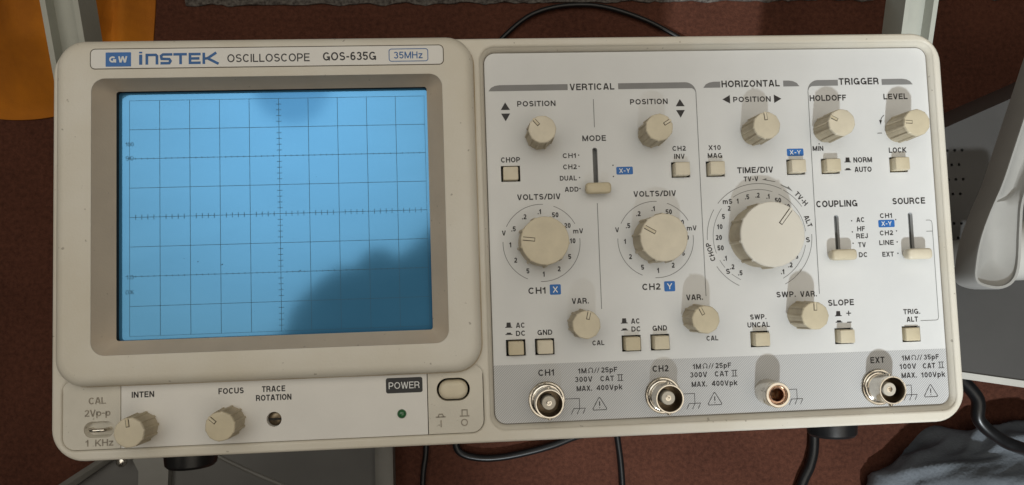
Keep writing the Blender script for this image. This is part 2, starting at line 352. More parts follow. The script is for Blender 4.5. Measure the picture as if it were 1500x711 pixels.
# --- front frame
hole_r = rr(PX0 - 1.3, PX1 + 1.1, PY0 - 1.4, PY1 + 1.3, 5.0)
hole_low = rr(-67.7, 67.5, -75.5, -53.0, 4.2)
hole_scr = rr(-54, 53.5, -43.3, 44, 3)
link('front_frame', curve_mesh('front_frame', [rr(FX0, FX1, FY0, FY1, 10.5, 10), hole_r, hole_low, hole_scr], -18, 0, .9, 3), 'cream', osc)
link('panel_rim', loft('panel_rim', [ring(rr(PX0 - 1.32, PX1 + 1.12, PY0 - 1.42, PY1 + 1.32, 5.0), -.7), ring(rr(PX0 - .9, PX1 + .7, PY0 - .9, PY1 + .9, 4.6), -1.2), ring(rr(PX0 - .1, PX1 + .1, PY0 - .1, PY1 + .1, 4.0), -2.45), ring(rr(PX0 - .1, PX1 + .1, PY0 - .1, PY1 + .1, 4.0), -4.5)], smooth=50), 'cream', osc)
# --- raised screen housing
def hb(d, z): return ring(rr(-68.3 + d, 67.3 - d, -55.0 + d, 57.3 - d, 9.0 - .55 * d, 8), z)
rings = [hb(0, -1.0), hb(0, 1.4)]
for i in range(1, 8):
    a = math.radians(90 * i / 7); rings.append(hb(3.6 * (1 - math.cos(a)), 1.4 + 3.6 * math.sin(a)))
ti = rr(-56.6, 57.0, -45.4, 44.3, 4.5, 8)
rings += [ring(ti, 5.0)]
def inset(p, d): # shrink loop of the surround
    return rr(-56.6 + d, 57.0 - d, -45.4 + d, 44.3 - d, max(4.5 - d * .8, .3), 8)
rings += [ring(inset(ti, .25), 4.9), ring(inset(ti, .3), 4.6)]
hs = link('screen_housing', loft('screen_housing', rings, smooth=40), 'cream', osc)
link('seam_grime', strip('seam_grime', rr(-68.45, 67.45, -55.15, 57.1, 9.0, 8), .5, .03, True), 'grime', hs)
op = rr(-52.2, 51.4, -41.3, 42.0, 1.0, 8)
link('screen_surround', loft('screen_surround', [ring(inset(ti, .31), 4.75), ring(op, -2.6), ring(rr(-52.0, 51.2, -41.1, 41.8, .9, 8), -2.9)], smooth=25), 'taupe', osc)
link('shaded_recess_wall', loft('shaded_recess_wall', [ring(rr(-52.1, 51.3, -41.2, 41.9, .9, 8), -2.85), ring(rr(-52.1, 51.3, -41.2, 41.9, .9, 8), -5.6)], smooth=50), 'dark_gap', osc)  # recess wall around the screen, its shadow put into the near-black colour
# --- screen and graticule
SZ = -5.0
KG = .9883                                             # one division is 9.88 mm
def GX(x): return 63 + (x - 63) * KG
def GY(y): return -28.4 + (y + 28.4) * KG
scr = link('screen', poly('screen', [(-53, -42), (52, -42), (52, 43), (-53, 43)], SZ), 'screen', osc)
gz = SZ + .04
for i in range(11):
    x = GX(-50 + 10 * i)
    link('graticule_line', strip('graticule_line', [(x, GY(-40)), (x, GY(40))], .155 if i not in (0, 10) else .11, gz), 'grid', scr)
for j in range(9):
    y = GY(-40 + 10 * j)
    link('graticule_line', strip('graticule_line', [(GX(-50), y), (GX(50), y)], .155 if j not in (0, 8) else .11, gz + .01), 'grid', scr)
tk_h = strip('graticule_tick', [(0, -.85), (0, .85)], .16, 0); tk_v = strip('graticule_tick', [(-.85, 0), (.85, 0)], .16, 0)
tk_s = strip('graticule_tick', [(0, -.3), (0, .3)], .14, 0)
for i in range(50):
    if i % 5: link('graticule_tick', tk_h, 'grid', scr, (GX(-50 + 2 * i), GY(0), gz + .02))
for i in range(40):
    if i % 5: link('graticule_tick', tk_v, 'grid', scr, (GX(0), GY(-40 + 2 * i), gz + .02))
for y in (-20, 20):
    for i in range(1, 50):
        if i % 5: link('graticule_tick', tk_s, 'grid', scr, (GX(-50 + 2 * i), GY(y), gz + .02))
for s_, y in (('100', 25), ('90', 20.2), ('10', -20.2), ('0%', -25.2)):
    letters(s_.replace('9', '6') if 0 else s_, GX(-50.0), GY(y), 2.6, 1.4, 'grid_faint', scr, gz + .05, bold=.10)
for x, y, r in ((-26.5, -15.8, .32), (-18.6, -17.0, .42), (7.1, -19.8, .4), (-31, -14.6, .2), (23, -30, .15), (13, 12, .14), (-8, -33, .13), (30, 5, .12), (-40, 30, .12)):
    link('dust_speck', mesh('dust_speck', [(x + r * k[0], y + r * k[1], gz + .03) for k in ((-1, -.6), (.2, -.2), (1, .7), (0, .4))], [(0, 1, 2, 3)], 0), 'speck', scr)
# --- name strip
HZ = 5.0
ns = link('name_strip', curve_mesh('name_strip', [rr(-56.4, 57.3, 47.3, 53.6, 1.4)], HZ - .5, HZ + .12, .05), 'strip', osc)
link('strip_groove', strip('strip_groove', rr(-56.55, 57.45, 47.15, 53.75, 1.5), .26, HZ + .02, True), 'groove_dark', ns)
nz = HZ + .17
link('logo_plate', curve_mesh('logo_plate', [rr(-51.7, -43.7, 47.85, 52.55, .15, 2)], HZ + .1, nz), 'blue', ns)
letters('GW', -47.7, 50.2, 6.0, 2.05, 'white_ink', ns, nz + .04, bold=.26)
def stroke_logo():
    u = 'blue_print'; z = nz; w = .86; y0, y1 = 48.75, 51.65
    def st(p, k=0): link('logo_letter', strip('logo_letter', p, w, z + .004 * k), u, ns)
    a = -40.6
    link('logo_letter', poly('logo_letter', [(a - .55, y0 - .4), (a + .45, y0 - .4), (a + .45, y1 + .05), (a - .55, y1 + .05)], z), u, ns)
    link('logo_letter', poly('logo_letter', [(a - .55, y1 + .45), (a + .45, y1 + .45), (a + .45, y1 + 1.0), (a - .55, y1 + 1.0)], z), u, ns)
    st([(-38.7, y0 - .4), (-38.7, y1 - .1), (-35.9, y1 - .1), (-35.5, y1 - .5), (-35.5, y0 - .4)])
    st([(-30.6, y1), (-33.6, y1), (-34.2, y1 - .5), (-34.0, y0 + 1.45), (-31.6, y0 + 1.35), (-31.2, y0 + .7), (-31.6, y0), (-34.4, y0)])
    st([(-30.3, y1), (-26.0, y1)]); st([(-28.0, y1 - .43), (-28.0, y0 - .4)], 1)
    st([(-25.0, y1), (-21.6, y1)]); st([(-25.0, y0), (-21.6, y0)]); st([(-25.0, (y0 + y1) / 2), (-22.0, (y0 + y1) / 2)], 1); st([(-25.0, y0 - .43), (-25.0, y1 + .43)], 2)
    st([(-20.6, y0 - .43), (-20.6, y1 + .43)]); st([(-20.3, 50.1), (-19.4, 50.2), (-16.6, y1 + .43)], 1); st([(-19.4, 50.2), (-15.9, y0 - .43)], 2)
stroke_logo()
letters('OSCILLOSCOPE', .2, 50.1, 26.6, 2.7, 'ink', ns, nz, bold=.145)
letters('GOS-635G', 26.5, 50.3, 17.4, 2.8, 'ink', ns, nz, bold=.165)
link('printed_outline', strip('printed_outline', rr(39.5, 52.3, 48.35, 52.5, .8), .26, nz, True), 'blue_print', ns)
letters('35MHz', 45.8, 50.4, 9.5, 2.3, 'blue_print', ns, nz, bold=.15)
# --- lower strip: test terminal, beam controls, power
BZ = -.5
term_hole = rr(-61.0, -51.6, -71.6, -66.5, 2.5)
left_pl = link('terminal_plate', curve_mesh('terminal_plate', [[(-49.6, -52), (-67.5, -52)] + rr(-67.5, -49.6, -75.3, -40, 4.0)[14:21] + [(-49.6, -75.3)], term_hole], BZ - 3, BZ, .12), 'cream_plate', osc)
mid_pl = link('beam_plate', curve_mesh('beam_plate', [[(-49.35, -75.3), (48.85, -75.3), (48.85, -52), (-49.35, -52)], [( -1 + 2.4 * math.cos(a * PI / 14), -68.2 + 2.4 * math.sin(a * PI / 14)) for a in range(28)]], BZ - 3, BZ + .02, .1), 'strip', osc)
btn_hole = rr(52.0, 63.0, -64.7, -57.2, 3.7)
right_pl = link('power_plate', curve_mesh('power_plate', [[(67.3, -52), (49.1, -52), (49.1, -75.3)] + rr(48, 67.3, -75.3, -40, 4.0)[21:28], btn_hole], BZ - 3, BZ, .12), 'cream_plate', osc)
link('back_plate', box(-69, 69, -77, -50, -9, -7.5), 'dark_gap', osc)
for s, x, y, w, h in (('INTEN', -42.5, -58.4, 7.1, 1.9), ('FOCUS', -14.6, -58.4, 8.1, 1.9), ('TRACE', -1.0, -58.3, 7.5, 1.9), ('ROTATION', -1.0, -61.1, 11.4, 1.9)):
    letters(s, x, y, w, h, 'ink', mid_pl, BZ + .08)
link('power_label', curve_mesh('power_label', [rr(35.4, 47.4, -61.4, -56.4, .7)], BZ, BZ + .09), 'power_dark', mid_pl)
letters('POWER', 41.4, -58.9, 10.2, 2.2, 'white_ink', mid_pl, BZ + .14, bold=.13)
link('trimmer', lathe('trimmer', [(2.3, -4.0), (2.3, -2.6), (2.0, -2.4)], 24), 'nickel_dark', mid_pl, (-1, -68.2, 0))
link('trimmer_slot', box(-3.1, 1.1, -68.75, -68.05, -2.6, -2.3), 'dark_gap', mid_pl)
link('power_lamp', lathe('power_lamp', [(1.5, -.6), (1.5, -.2), (1.2, .35), (.7, .65), (.2, .75)], 20), 'led', mid_pl, (40.4, -68.2, 0))
for s, x, y, w in (('CAL', -56.8, -59.8, 5.3), ('2Vp-p', -56.7, -63.7, 8.0), ('1', -59.9, -73.2, .9), ('KHz', -54.6, -73.2, 5.6)):
    letters(s, x, y, w, 2.1, 'relief', left_pl, BZ - .03, bold=.14, extrude=.25)
link('terminal_well', loft('terminal_well', [ring(rr(-61.1, -51.5, -71.7, -66.4, 2.5), -.7), ring(rr(-60.4, -52.2, -71.0, -67.1, 1.9), -2.6)], False, True, 40), 'cream_plate', left_pl)
link('terminal_loop', tube('terminal_loop', [(-59.2, -69.1, -2.8), (-59.1, -69.1, -.6), (-58.2, -69.1, .5), (-56.3, -69.1, .8), (-54.6, -69.1, .5), (-53.7, -69.1, -.6), (-53.6, -69.1, -2.8)], .62, 10, 5), 'nickel', left_pl)
pb = [ring(rr(52.75 + d, 62.25 - d, -63.95 + d, -57.95 - d, 2.98 - d, 7), z) for d, z in ((0, -5), (0, .5), (.25, 1.1), (.8, 1.5), (1.8, 1.62))]
link('power_button', loft('power_button', pb, False, True, 40), 'knob', right_pl)
# embossed marks under the power button
def emboss(pts, w, closed=False): 
    me = strip('embossed_mark', pts, w, 0, closed); bm = bmesh.new(); bm.from_mesh(me); g = bmesh.ops.extrude_face_region(bm, geom=bm.faces[:])
    for v in g['geom']:
        if isinstance(v, bmesh.types.BMVert): v.co.z += .0003
    bmesh.ops.recalc_face_normals(bm, faces=bm.faces); bm.to_mesh(me); bm.free(); return link('embossed_mark', me, 'relief', right_pl, (0, 0, BZ - .02))
emboss([(53.2, -73.1), (53.2, -70.9)], .35); emboss(arc(60.9, -71.9, 1.0, 0, 345, 20), .3, True)
emboss([(51.5, -69.8), (54.7, -69.8)], .3); emboss([(52.2, -69.8), (52.6, -68.9), (53.7, -68.9), (54.1, -69.8)], .28)
emboss([(59.4, -69.8), (62.6, -69.8)], .3); emboss([(60.2, -69.7), (60.2, -67.8), (61.9, -67.8), (61.9, -69.7)], .28)

# --- control panel with openings for the buttons and sliders
BUT = [(79.1, 11.0), (138.3, 11.0), (150.6, 11.0), (179.4, 11.0), (191.9, 11.0), (216.8, 11.0),
       (78.9, -48.2), (88.7, -48.2), (118.4, -48.2), (128.3, -48.2), (163.2, -48.4), (193.1, -48.5), (217.3, -48.7)]
SLOT = [(108.5, 3.2, 19.4), (192.9, -22.0, -6.3), (219.8, -22.2, -6.1)]
holes = [[(x - 3.3, y - 2.75), (x + 3.3, y - 2.75), (x + 3.3, y + 2.75), (x - 3.3, y + 2.75)] for x, y in BUT]
holes += [rr(x - .85, x + .85, a, b_, .8, 4) for x, a, b_ in SLOT]
pan = link('control_panel', curve_mesh('control_panel', [rr(PX0, PX1, PY0, PY1, 3.9)] + holes, PZ - 1.6, PZ, 0), 'panel', osc)
link('panel_backing', box(PX0 - 1, PX1 + 1, PY0 - 1, PY1 + 1, -9, -8), 'dark_gap', osc)
link('seam_grime', strip('seam_grime', rr(PX0 + .1, PX1 - .1, PY0 + .1, PY1 - .1, 3.8, 8), .22, PZ + .05, True), 'seam', pan)
band = [(PX0 + .02, -53.9), ] + rr(PX0 + .02, PX1 - .02, PY0 + .02, 0, 3.9)[14:28] + [(PX1 - .02, -54.2)]
link('connector_band', poly('connector_band', band, PZ + .03), 'hatch', pan)
T0 = PZ + .07
TEXT = [
('VERTICAL', 108.4, 40.8, 15.7, 2.27), ('POSITION', 88.8, 35.2, 13.4, 1.9), ('POSITION', 128.2, 35.2, 13.4, 1.9), ('MODE', 108.4, 22.7, 8.3, 1.97),
('CHOP', 79.2, 15.8, 6.6, 1.81), ('CH1', 99.6, 16.8, 4.8, 1.68), ('CH2', 99.6, 12.9, 4.8, 1.68), ('DUAL', 98.9, 9.0, 5.9, 1.68),
('CH2', 138.1, 18.5, 4.8, 1.7), ('INV', 138.1, 15.7, 3.8, 1.7), ('ADD', 99.9, 5.1, 4.8, 1.67),
('VOLTS/DIV', 88.5, 2.8, 15.0, 1.95), ('VOLTS/DIV', 128.8, 2.9, 15.0, 1.95), ('V', 76.1, -9.3, 1.4, 1.65), ('mV', 101.6, -9.3, 3.5, 1.66),
('V', 115.1, -9.3, 1.4, 1.65), ('mV', 141.2, -9.4, 3.5, 1.66), ('CH1', 86.8, -29.2, 6.2, 2.2),
('CH2', 126.1, -29.2, 6.4, 2.2), ('VAR.', 101.4, -33.2, 5.9, 1.91), ('VAR.', 141.0, -33.3, 5.9, 1.91),
('AC', 80.7, -40.7, 3.1, 1.76), ('DC', 80.7, -43.4, 3.3, 1.76), ('GND', 88.9, -43.4, 5.1, 1.76), ('CAL', 107.0, -47.6, 4.1, 1.63),
('AC', 120.1, -40.7, 3.1, 1.76), ('DC', 120.2, -43.4, 3.3, 1.76), ('GND', 128.4, -43.4, 5.1, 1.76), ('CAL', 146.5, -47.5, 4.1, 1.63),
('CH1', 88.9, -56.9, 5.6, 2.15), ('CH2', 128.0, -57.1, 5.6, 2.15), ('300V', 101.5, -59.65, 6.0, 1.75),
('CAT', 109.5, -59.7, 4.7, 1.76), ('MAX.', 101.6, -62.7, 5.3, 1.75), ('400Vpk', 110.2, -62.7, 8.8, 1.75),
('300V', 141.1, -59.7, 6.0, 1.78), ('CAT', 149.1, -59.7, 4.8, 1.78), ('MAX.', 141.2, -62.9, 5.4, 1.77), ('400Vpk', 150.0, -62.9, 8.9, 1.78),
('HORIZONTAL', 164.8, 41.0, 21.0, 2.37), ('POSITION', 165.0, 35.4, 13.6, 1.92), ('X10', 150.7, 18.5, 4.5, 1.7), ('MAG', 150.7, 15.7, 5.2, 1.7),
('TIME/DIV', 164.8, 10.3, 12.9, 2.1), ('TV-V', 163.1, 7.2, 5.2, 1.7), ('SWP.', 173.3, -33.4, 7.0, 1.93),
('VAR.', 181.3, -33.5, 6.0, 1.93), ('TRIGGER', 204.2, 41.2, 14.7, 2.4), ('HOLDOFF', 192.5, 35.4, 13.3, 2.1), ('LEVEL', 217.3, 35.5, 8.9, 2.04),
('MIN', 187.8, 17.4, 3.9, 1.72), ('LOCK', 216.8, 16.2, 6.5, 1.85), ('NORM', 203.8, 13.0, 6.8, 1.85), ('AUTO', 203.7, 9.6, 6.2, 1.85),
('COUPLING', 193.4, -2.3, 14.9, 2.3), ('SOURCE', 219.6, -2.0, 12.0, 2.25), ('AC', 201.6, -8.2, 3.0, 1.7), ('HF', 201.6, -11.4, 2.8, 1.7),
('REJ', 201.8, -13.9, 4.2, 1.7), ('TV', 201.6, -17.0, 2.8, 1.7), ('DC', 201.8, -20.5, 3.2, 1.7), ('CH1', 211.0, -7.0, 4.6, 1.7),
('CH2', 210.7, -13.1, 4.9, 1.7), ('LINE', 210.5, -16.5, 5.3, 1.7), ('EXT', 210.8, -20.6, 4.2, 1.7),
('SLOPE', 192.7, -36.9, 9.3, 2.09), ('TRIG.', 218.0, -40.9, 6.1, 1.77), ('ALT', 218.0, -43.6, 4.1, 1.76), ('SWP.', 163.0, -40.8, 5.8, 1.74),
('UNCAL', 163.0, -43.5, 7.9, 1.74), ('EXT', 204.5, -57.2, 5.1, 2.13), ('100V', 215.3, -59.8, 6.0, 1.82),
('CAT', 222.9, -59.9, 4.5, 1.82), ('MAX.', 215.5, -62.9, 5.5, 1.82), ('100Vpk', 224.2, -63.0, 8.6, 1.82)]
for s, x, y, w, h in TEXT: letters(s, x, y, w, h, 'ink', pan, T0)
def line(pts, w=.2, m='ink_line', closed=False, z=None, name='printed_line'): return link(name, strip(name, pts, w, T0 if z is None else z, closed), m, pan)
def fill(pts, m='ink', z=None, name='printed_mark'): return link(name, poly(name, pts, T0 if z is None else z), m, pan)
for s, xc, yy in (('1M', 106.4, -56.8), ('1M', 145.9, -56.9), ('1M', 220.0, -56.9)):   # 1M, ohm sign, //, capacitance
    letters('1M', xc - 5.25, yy, 2.9, 1.75, 'ink', pan, T0)
    om = arc(xc - 2.4, yy + .12, .72, -58, 238, 16); line([(xc - 3.25, yy - .78), om[-1]] + om[::-1] + [om[0], (xc - 1.55, yy - .78)], .24, 'ink')
    for k in (0, .95): line([(xc - 1.15 + k, yy - .9), (xc - .4 + k, yy + .9)], .24, 'ink')
    letters('35pF' if xc > 200 else '25pF', xc + 3.95, yy, 5.5, 1.75, 'ink', pan, T0)
for xc, yy in ((114.0, -59.6), (153.6, -59.7), (227.3, -59.8)):                         # roman two
    line([(xc - 1.05, yy + 1.0), (xc + 1.05, yy + 1.0)], .22, 'ink'); line([(xc - 1.05, yy - 1.0), (xc + 1.05, yy - 1.0)], .22, 'ink')
    for k in (-.45, .45): line([(xc + k, yy - .9), (xc + k, yy + .9)], .27, 'ink', z=T0 + .004)
DOT = circ(.24, 10)
for x, y in ((102.8, 16.9), (102.8, 13.0), (102.8, 9.1), (102.8, 5.3), (114.6, 13.1), (114.6, 9.2), (198.4, -8.5), (198.4, -12.4), (198.4, -16.4), (214.4, -8.5), (214.4, -12.5), (214.4, -16.4), (214.4, -20.4), (188.3, 19.0)):
    fill([(x + p[0], y + p[1]) for p in DOT], name='printed_dot')
for s, x0, x1, y0, y1, w, h in (('X-Y', 115.7, 121.5, 9.8, 12.5, 3.9, 1.55), ('X', 91.1, 94.9, -30.8, -27.3, 1.9, 2.0), ('Y', 130.6, 134.4, -31.0, -27.5, 2.0, 2.0), ('X-Y', 176.5, 182.5, 14.9, 17.5, 4.1, 1.55), ('X-Y', 208.0, 213.9, -11.1, -8.5, 3.8, 1.55)):
    fill(rr(x0, x1, y0, y1, .4, 3), 'blue', name='blue_tag'); letters(s, (x0 + x1) / 2, (y0 + y1) / 2, w, h, 'white_ink', pan, T0 + .03, bold=.17)
# section bars and dividing lines
def bar(x0, x1, y0=39.75, y1=41.85, left=False, right=False):
    p = [(x0, y0), (x1, y0)]
    if right: p += [(x1 - .15, y0 + .2)] + arc(x1 - 3.6, y0 - .6, 3.3 , 25, 85, 8)[:0] + [(x1 - .9, y0 + 1.2), (x1 - 2.2, y0 + 1.85), (x1 - 3.8, y1)]
    else: p += [(x1, y1)]
    if left: p += [(x0 + 3.8, y1), (x0 + 2.2, y0 + 1.85), (x0 + .9, y0 + 1.2), (x0 + .15, y0 + .2)]
    else: p += [(x0, y1)]
    fill(p, 'bar_grey', name='section_bar')
bar(72.4, 99.9, left=True); bar(117.6, 141.3)
bar(147.8, 153.9, left=True); bar(176.6, 182.4, right=True)
bar(189.2, 196.5); bar(212.6, 224.0, right=True)
def hook(xb, s): # quarter-round end of a bar running into its thin dividing line
    o_ = arc(xb, 38.0, 3.85, 90, 0, 10); i_ = arc(xb, 38.0, 1.75, 90, 0, 10)
    pts = [(xb, 41.85)] + [(xb + (p[0] - xb) * s, p[1]) for p in o_] + [(xb + 3.65 * s, 38.0)] + [(xb + 3.6 * s, 38.3), (xb + 3.2 * s, 39.2), (xb + 2.4 * s, 39.7), (xb, 39.75)]
    fill(pts if s < 0 else pts[::-1], 'bar_grey', name='section_bar')
hook(141.3, 1); hook(189.2, -1)
line([(145.05, 38.0), (145.05, -33.0)], .24); line([(185.4, 38.0), (185.2, -33.6)], .24)
line([(108.7, 36.4), (108.7, 26.5)], .24); line([(108.6, .1), (108.6, -36.2)], .24)
for tri in ([(78.0, 35.8), (76.45, 33.15), (79.6, 33.15)], [(78.0, 29.2), (79.6, 31.9), (76.5, 31.9)], [(139.2, 35.9), (137.65, 33.35), (140.8, 33.35)], [(139.2, 29.3), (140.8, 32.0), (137.7, 32.0)], [(154.4, 35.5), (157.1, 34.0), (157.1, 37.0)], [(175.6, 35.4), (172.95, 36.9), (172.95, 33.9)]):
    fill(tri, name='arrow_mark')
# push-button state symbols
for x, y, up in ((76.7, -40.6, 1), (76.7, -43.6, 0), (116.2, -40.6, 1), (116.2, -43.6, 0), (198.3, 13.0, 1), (198.2, 9.6, 0), (191.5, -40.8, 1), (191.6, -43.6, 0)):
    h = 1.75 if up else .75; y -= .8 if up else .2
    fill([(x - 1.2, y), (x + 1.2, y), (x + 1.2, y + .25), (x + .8, y + .3), (x + .65, y + h), (x - .65, y + h), (x - .8, y + .3), (x - 1.2, y + .25)], name='switch_symbol')
line([(194.4, -40.7), (196.1, -40.7)], .32, 'ink'); line([(195.25, -41.55), (195.25, -39.85)], .32, 'ink', z=T0 + .01); line([(194.5, -43.8), (196.1, -43.8)], .32, 'ink')
line([(225.4, -9.0), (226.8, -9.0), (227.35, -9.3), (227.6, -10.0), (227.6, -43.2), (227.3, -44.0), (226.6, -44.2), (221.0, -44.2)], .2); line([(225.3, -12.95), (227.5, -12.95)], .2, z=T0 + .01)
line([(212.6, 28.8), (211.7, 27.9), (211.15, 26.6)], .22, 'ink'); fill([(210.75, 27.1), (211.2, 25.4), (211.75, 27.0)], name='arrow_mark'); line([(209.8, 22.4), (211.5, 22.4)], .22, 'ink')
line(arc(217.0, 23.7, 6.9, 20, 60, 10), .22, 'ink'); line([(223.2, 22.4), (224.8, 22.4)], .22, 'ink'); line([(224.0, 21.6), (224.0, 23.2)], .22, 'ink', z=T0 + .01)
# dial scales
def num(s, cx, cy, r, a, h=1.72): letters(s, cx + r * math.cos(math.radians(a)), cy + r * math.sin(math.radians(a)), 0, h, 'ink', pan, T0, bold=.20, name='scale_number')
for cx in (88.9, 128.4):
    cy = -13.0
    for a0, a1 in ((86, 154), (28, 70), (-93, 5), (177, 247)): line(arc(cx, cy, 13.2, a0, a1), .2)
    for i, s in enumerate(('50', '20', '10', '5', '2', '1', '5', '2', '1', '.5', '.2', '.1')): num(s, cx, cy, 10.7, 62 - 30 * i)
cx, cy = 165.1, -13.1
for a0, a1 in ((62, 140), (148, 182), (212, 244), (-64, 1)): line(arc(cx, cy, 18.6, a0, a1), .2)
line(arc(cx, cy, 18.6, 33, 60), .2)
for a0, a1 in ((71, 122), (142, 199), (208, 219), (230, 243), (5, 63), (-63, -12)): line(arc(cx, cy, 16.5, a0, a1), .17)
for i, s in enumerate(('1', '.5', '.2', '.1', '50', '20', '10', '5', '2', '1', '.5', '.2', '.1')): num(s, cx, cy, 14.5, (119.5, 105, 90, 75, 60, 45, 31, 17, 3, -11, -30, -44.5, -59)[i])
for i, s in enumerate(('2', '5', '10', '20', '50', '.1', '.2', '.5')): num(s, cx, cy, 14.5, (135.5, 149.5, 164.5, 179.5, 194, 209.5, 224.5, 238.5)[i])
letters('S', 182.2, -14.7, 1.5, 1.8, 'ink', pan, T0); letters('S', 153.2, -24.8, 1.5, 1.8, 'ink', pan, T0); letters('mS', 154.3, -.5, 3.4, 1.75, 'ink', pan, T0)
letters('TV-H', 180.7, -.2, 5.6, 1.75, 'ink', pan, T0, math.radians(-50)); letters('ALT', 182.7, -8.2, 4.2, 1.75, 'ink', pan, T0, math.radians(-71))
letters('CHOP', 147.4, -17.9, 6.5, 1.75, 'ink', pan, T0, math.radians(105))
fill([(167.0, 6.8), (168.6, 7.3), (168.6, 6.75), (171.8, 6.1), (171.6, 5.9)], 'ink_grey', name='arrow_mark'); fill([(173.7, 5.0), (176.0, 3.9), (176.3, 4.3), (177.8, 2.4), (173.5, 4.8)], 'ink_grey', name='arrow_mark')
# earth and warning symbols by the sockets
for gx0, gx, gy in ((95.0, 99.75, -66.0), (135.0, 139.35, -66.0), (169.5, 175.15, -66.0), (210.0, 216.0, -66.3)):
    line([(gx0, gy), (gx, gy), (gx, gy - 3.3)], .2, 'ink'); line([(gx - 2.1, gy - 3.3), (gx + 2.0, gy - 3.3)], .2, 'ink', z=T0 + .01)
    for k in (-2.0, 0, 1.95): line([(gx + k, gy - 3.3), (gx + k - .9, gy - 5.2)], .2, 'ink', z=T0 + .015)
for x, y in ((106.6, -65.9), (146.3, -65.9), (222.9, -66.4)):
    line([(x, y), (x + .35, y - .35), (x + 2.35, y - 3.8), (x + 2.15, y - 4.2), (x - 2.15, y - 4.2), (x - 2.35, y - 3.8), (x - .35, y - .35)], .24, 'ink', True, name='warning_sign')
    line([(x, y - 1.4), (x, y - 2.9)], .34, 'ink', z=T0 + .01); fill([(x + p[0] * .8, y - 3.5 + p[1] * .8) for p in DOT], z=T0 + .01, name='printed_dot')

# --- push buttons
def button_mesh(h):
    return loft('push_button', [ring(rr(-2.55 + d, 2.55 - d, -2.25 + d, 2.25 - d, .35, 3), z) for d, z in ((0, -5), (0, h - .25), (.08, h - .08), (.25, h))], False, True, 40)
b_out, b_mid = button_mesh(2.7), button_mesh(1.2)
for i, (x, y) in enumerate(BUT): link('push_button', b_mid if i in (12, 0) else b_out, 'knob', osc, (x, y, PZ))
# --- slide switches
def slider_mesh():
    rings = [ring(rr(-3.9, 3.9, -1.5, 1.5, 1.2, 6), .5)]
    for d, z in ((-.25, 1.2), (-.5, 3.0), (-.45, 3.7), (-.2, 4.15), (.25, 4.4)): rings.append(ring(rr(-3.9 + d, 3.9 - d, -1.5 + d * .8, 1.5 - d * .8, 1.2, 6), z + (.5 if z > 2 else 0)))
    return loft('slide_cap', rings, True, True, 40)
slm = slider_mesh()
for (x, y, m_) in ((108.5, 4.8, 0), (192.9, -20.4, 0), (219.8, -20.9, 0)):
    s = link('slide_switch', box(-.6, .6, -1.3, 1.3, -4, .8), 'knob_side', osc, (x, y, PZ))
    link('slide_cap', slm, 'knob', s, (x, y, PZ))
for x, a, b_ in SLOT: link('slide_track', box(x - 1.2, x + 1.2, a - .5, b_ + .5, PZ - 3.4, PZ - 2.2), 'ink_grey', osc)
# --- knobs
def knob_mesh(rb, rt, h, nrib, rib, ribw, skirt=.0, n=240):
    def prof(r, amp):
        p = []
        for i in range(n):
            a = 2 * PI * i / n; ph = (a * nrib / (2 * PI)) % 1.0; d = abs(ph - .5) * 2 * PI / nrib  # angular distance to rib centre
            d = (PI / nrib) * abs(2 * ph - 1); 
            t = max(0., min(1., (ribw - d) / (ribw * .35) + .5)); t = t * t * (3 - 2 * t)
            p.append((r + amp * t) )
        return [(p[i] * math.cos(2 * PI * i / n), p[i] * math.sin(2 * PI * i / n)) for i in range(n)]
    rings = []
    lv = [(0, rb + skirt, 0), (.7, rb + skirt, 0), (.9, rb, 0), (1.1, rb, rib), (h * .5, rb + (rt - rb) * .5, rib), (h - 1.3, rt, rib), (h - .95, rt + .32, rib * .28), (h - .3, rt + .32, rib * .22), (h - .06, rt + .12, rib * .15), (h, rt - .25, .0), (h + .05, rt * .6, 0)]
    for z, r, am in lv: rings.append(ring(prof(r, am), z))
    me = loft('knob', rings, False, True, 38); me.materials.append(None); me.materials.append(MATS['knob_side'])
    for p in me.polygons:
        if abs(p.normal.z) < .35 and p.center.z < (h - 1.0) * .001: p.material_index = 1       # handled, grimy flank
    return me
def pointer_mesh(r, h, ln, w):
    # raised index bar from the rim inwards and a little way down the flank
    vs = [(ln, -w / 2, h), (ln, w / 2, h), (r + .12, w / 2, h), (r + .12, -w / 2, h), (ln, -w / 2, h + .32), (ln, w / 2, h + .32), (r + .12, w / 2, h + .30), (r + .12, -w / 2, h + .30)]
    up = mesh('pointer', vs, [(4, 5, 6, 7), (0, 4, 7, 3), (1, 2, 6, 5), (0, 1, 5, 4), (2, 3, 7, 6)], 0)
    return up
KS = knob_mesh(4.5, 4.2, 11.6, 10, .5, .085); KV = knob_mesh(8.0, 7.6, 11.2, 9, .7, .055); KT = knob_mesh(10.7, 10.6, 11.4, 9, .7, .045)
PSm = pointer_mesh(4.5, 11.55, 2.0, .7); PV = pointer_mesh(7.75, 11.15, 3.5, .8); PT = pointer_mesh(10.9, 11.35, 4.6, .8)
SSm = poly('pointer_shade', [(1.75, -.58), (4.1, -.58), (4.1, .58), (1.75, .58)], 11.6 + .06); SV = poly('pointer_shade', [(3.3, -.65), (7.3, -.65), (7.3, .65), (3.3, .65)], 11.2 + .06); ST = poly('pointer_shade', [(4.3, -.68), (10.4, -.68), (10.4, .68), (4.3, .68)], 11.4 + .06)  # dark plates round the pointers, groove shading put into their colour
COLL = lathe('knob_collar', [(5.1, 0), (5.1, .12)], 40)
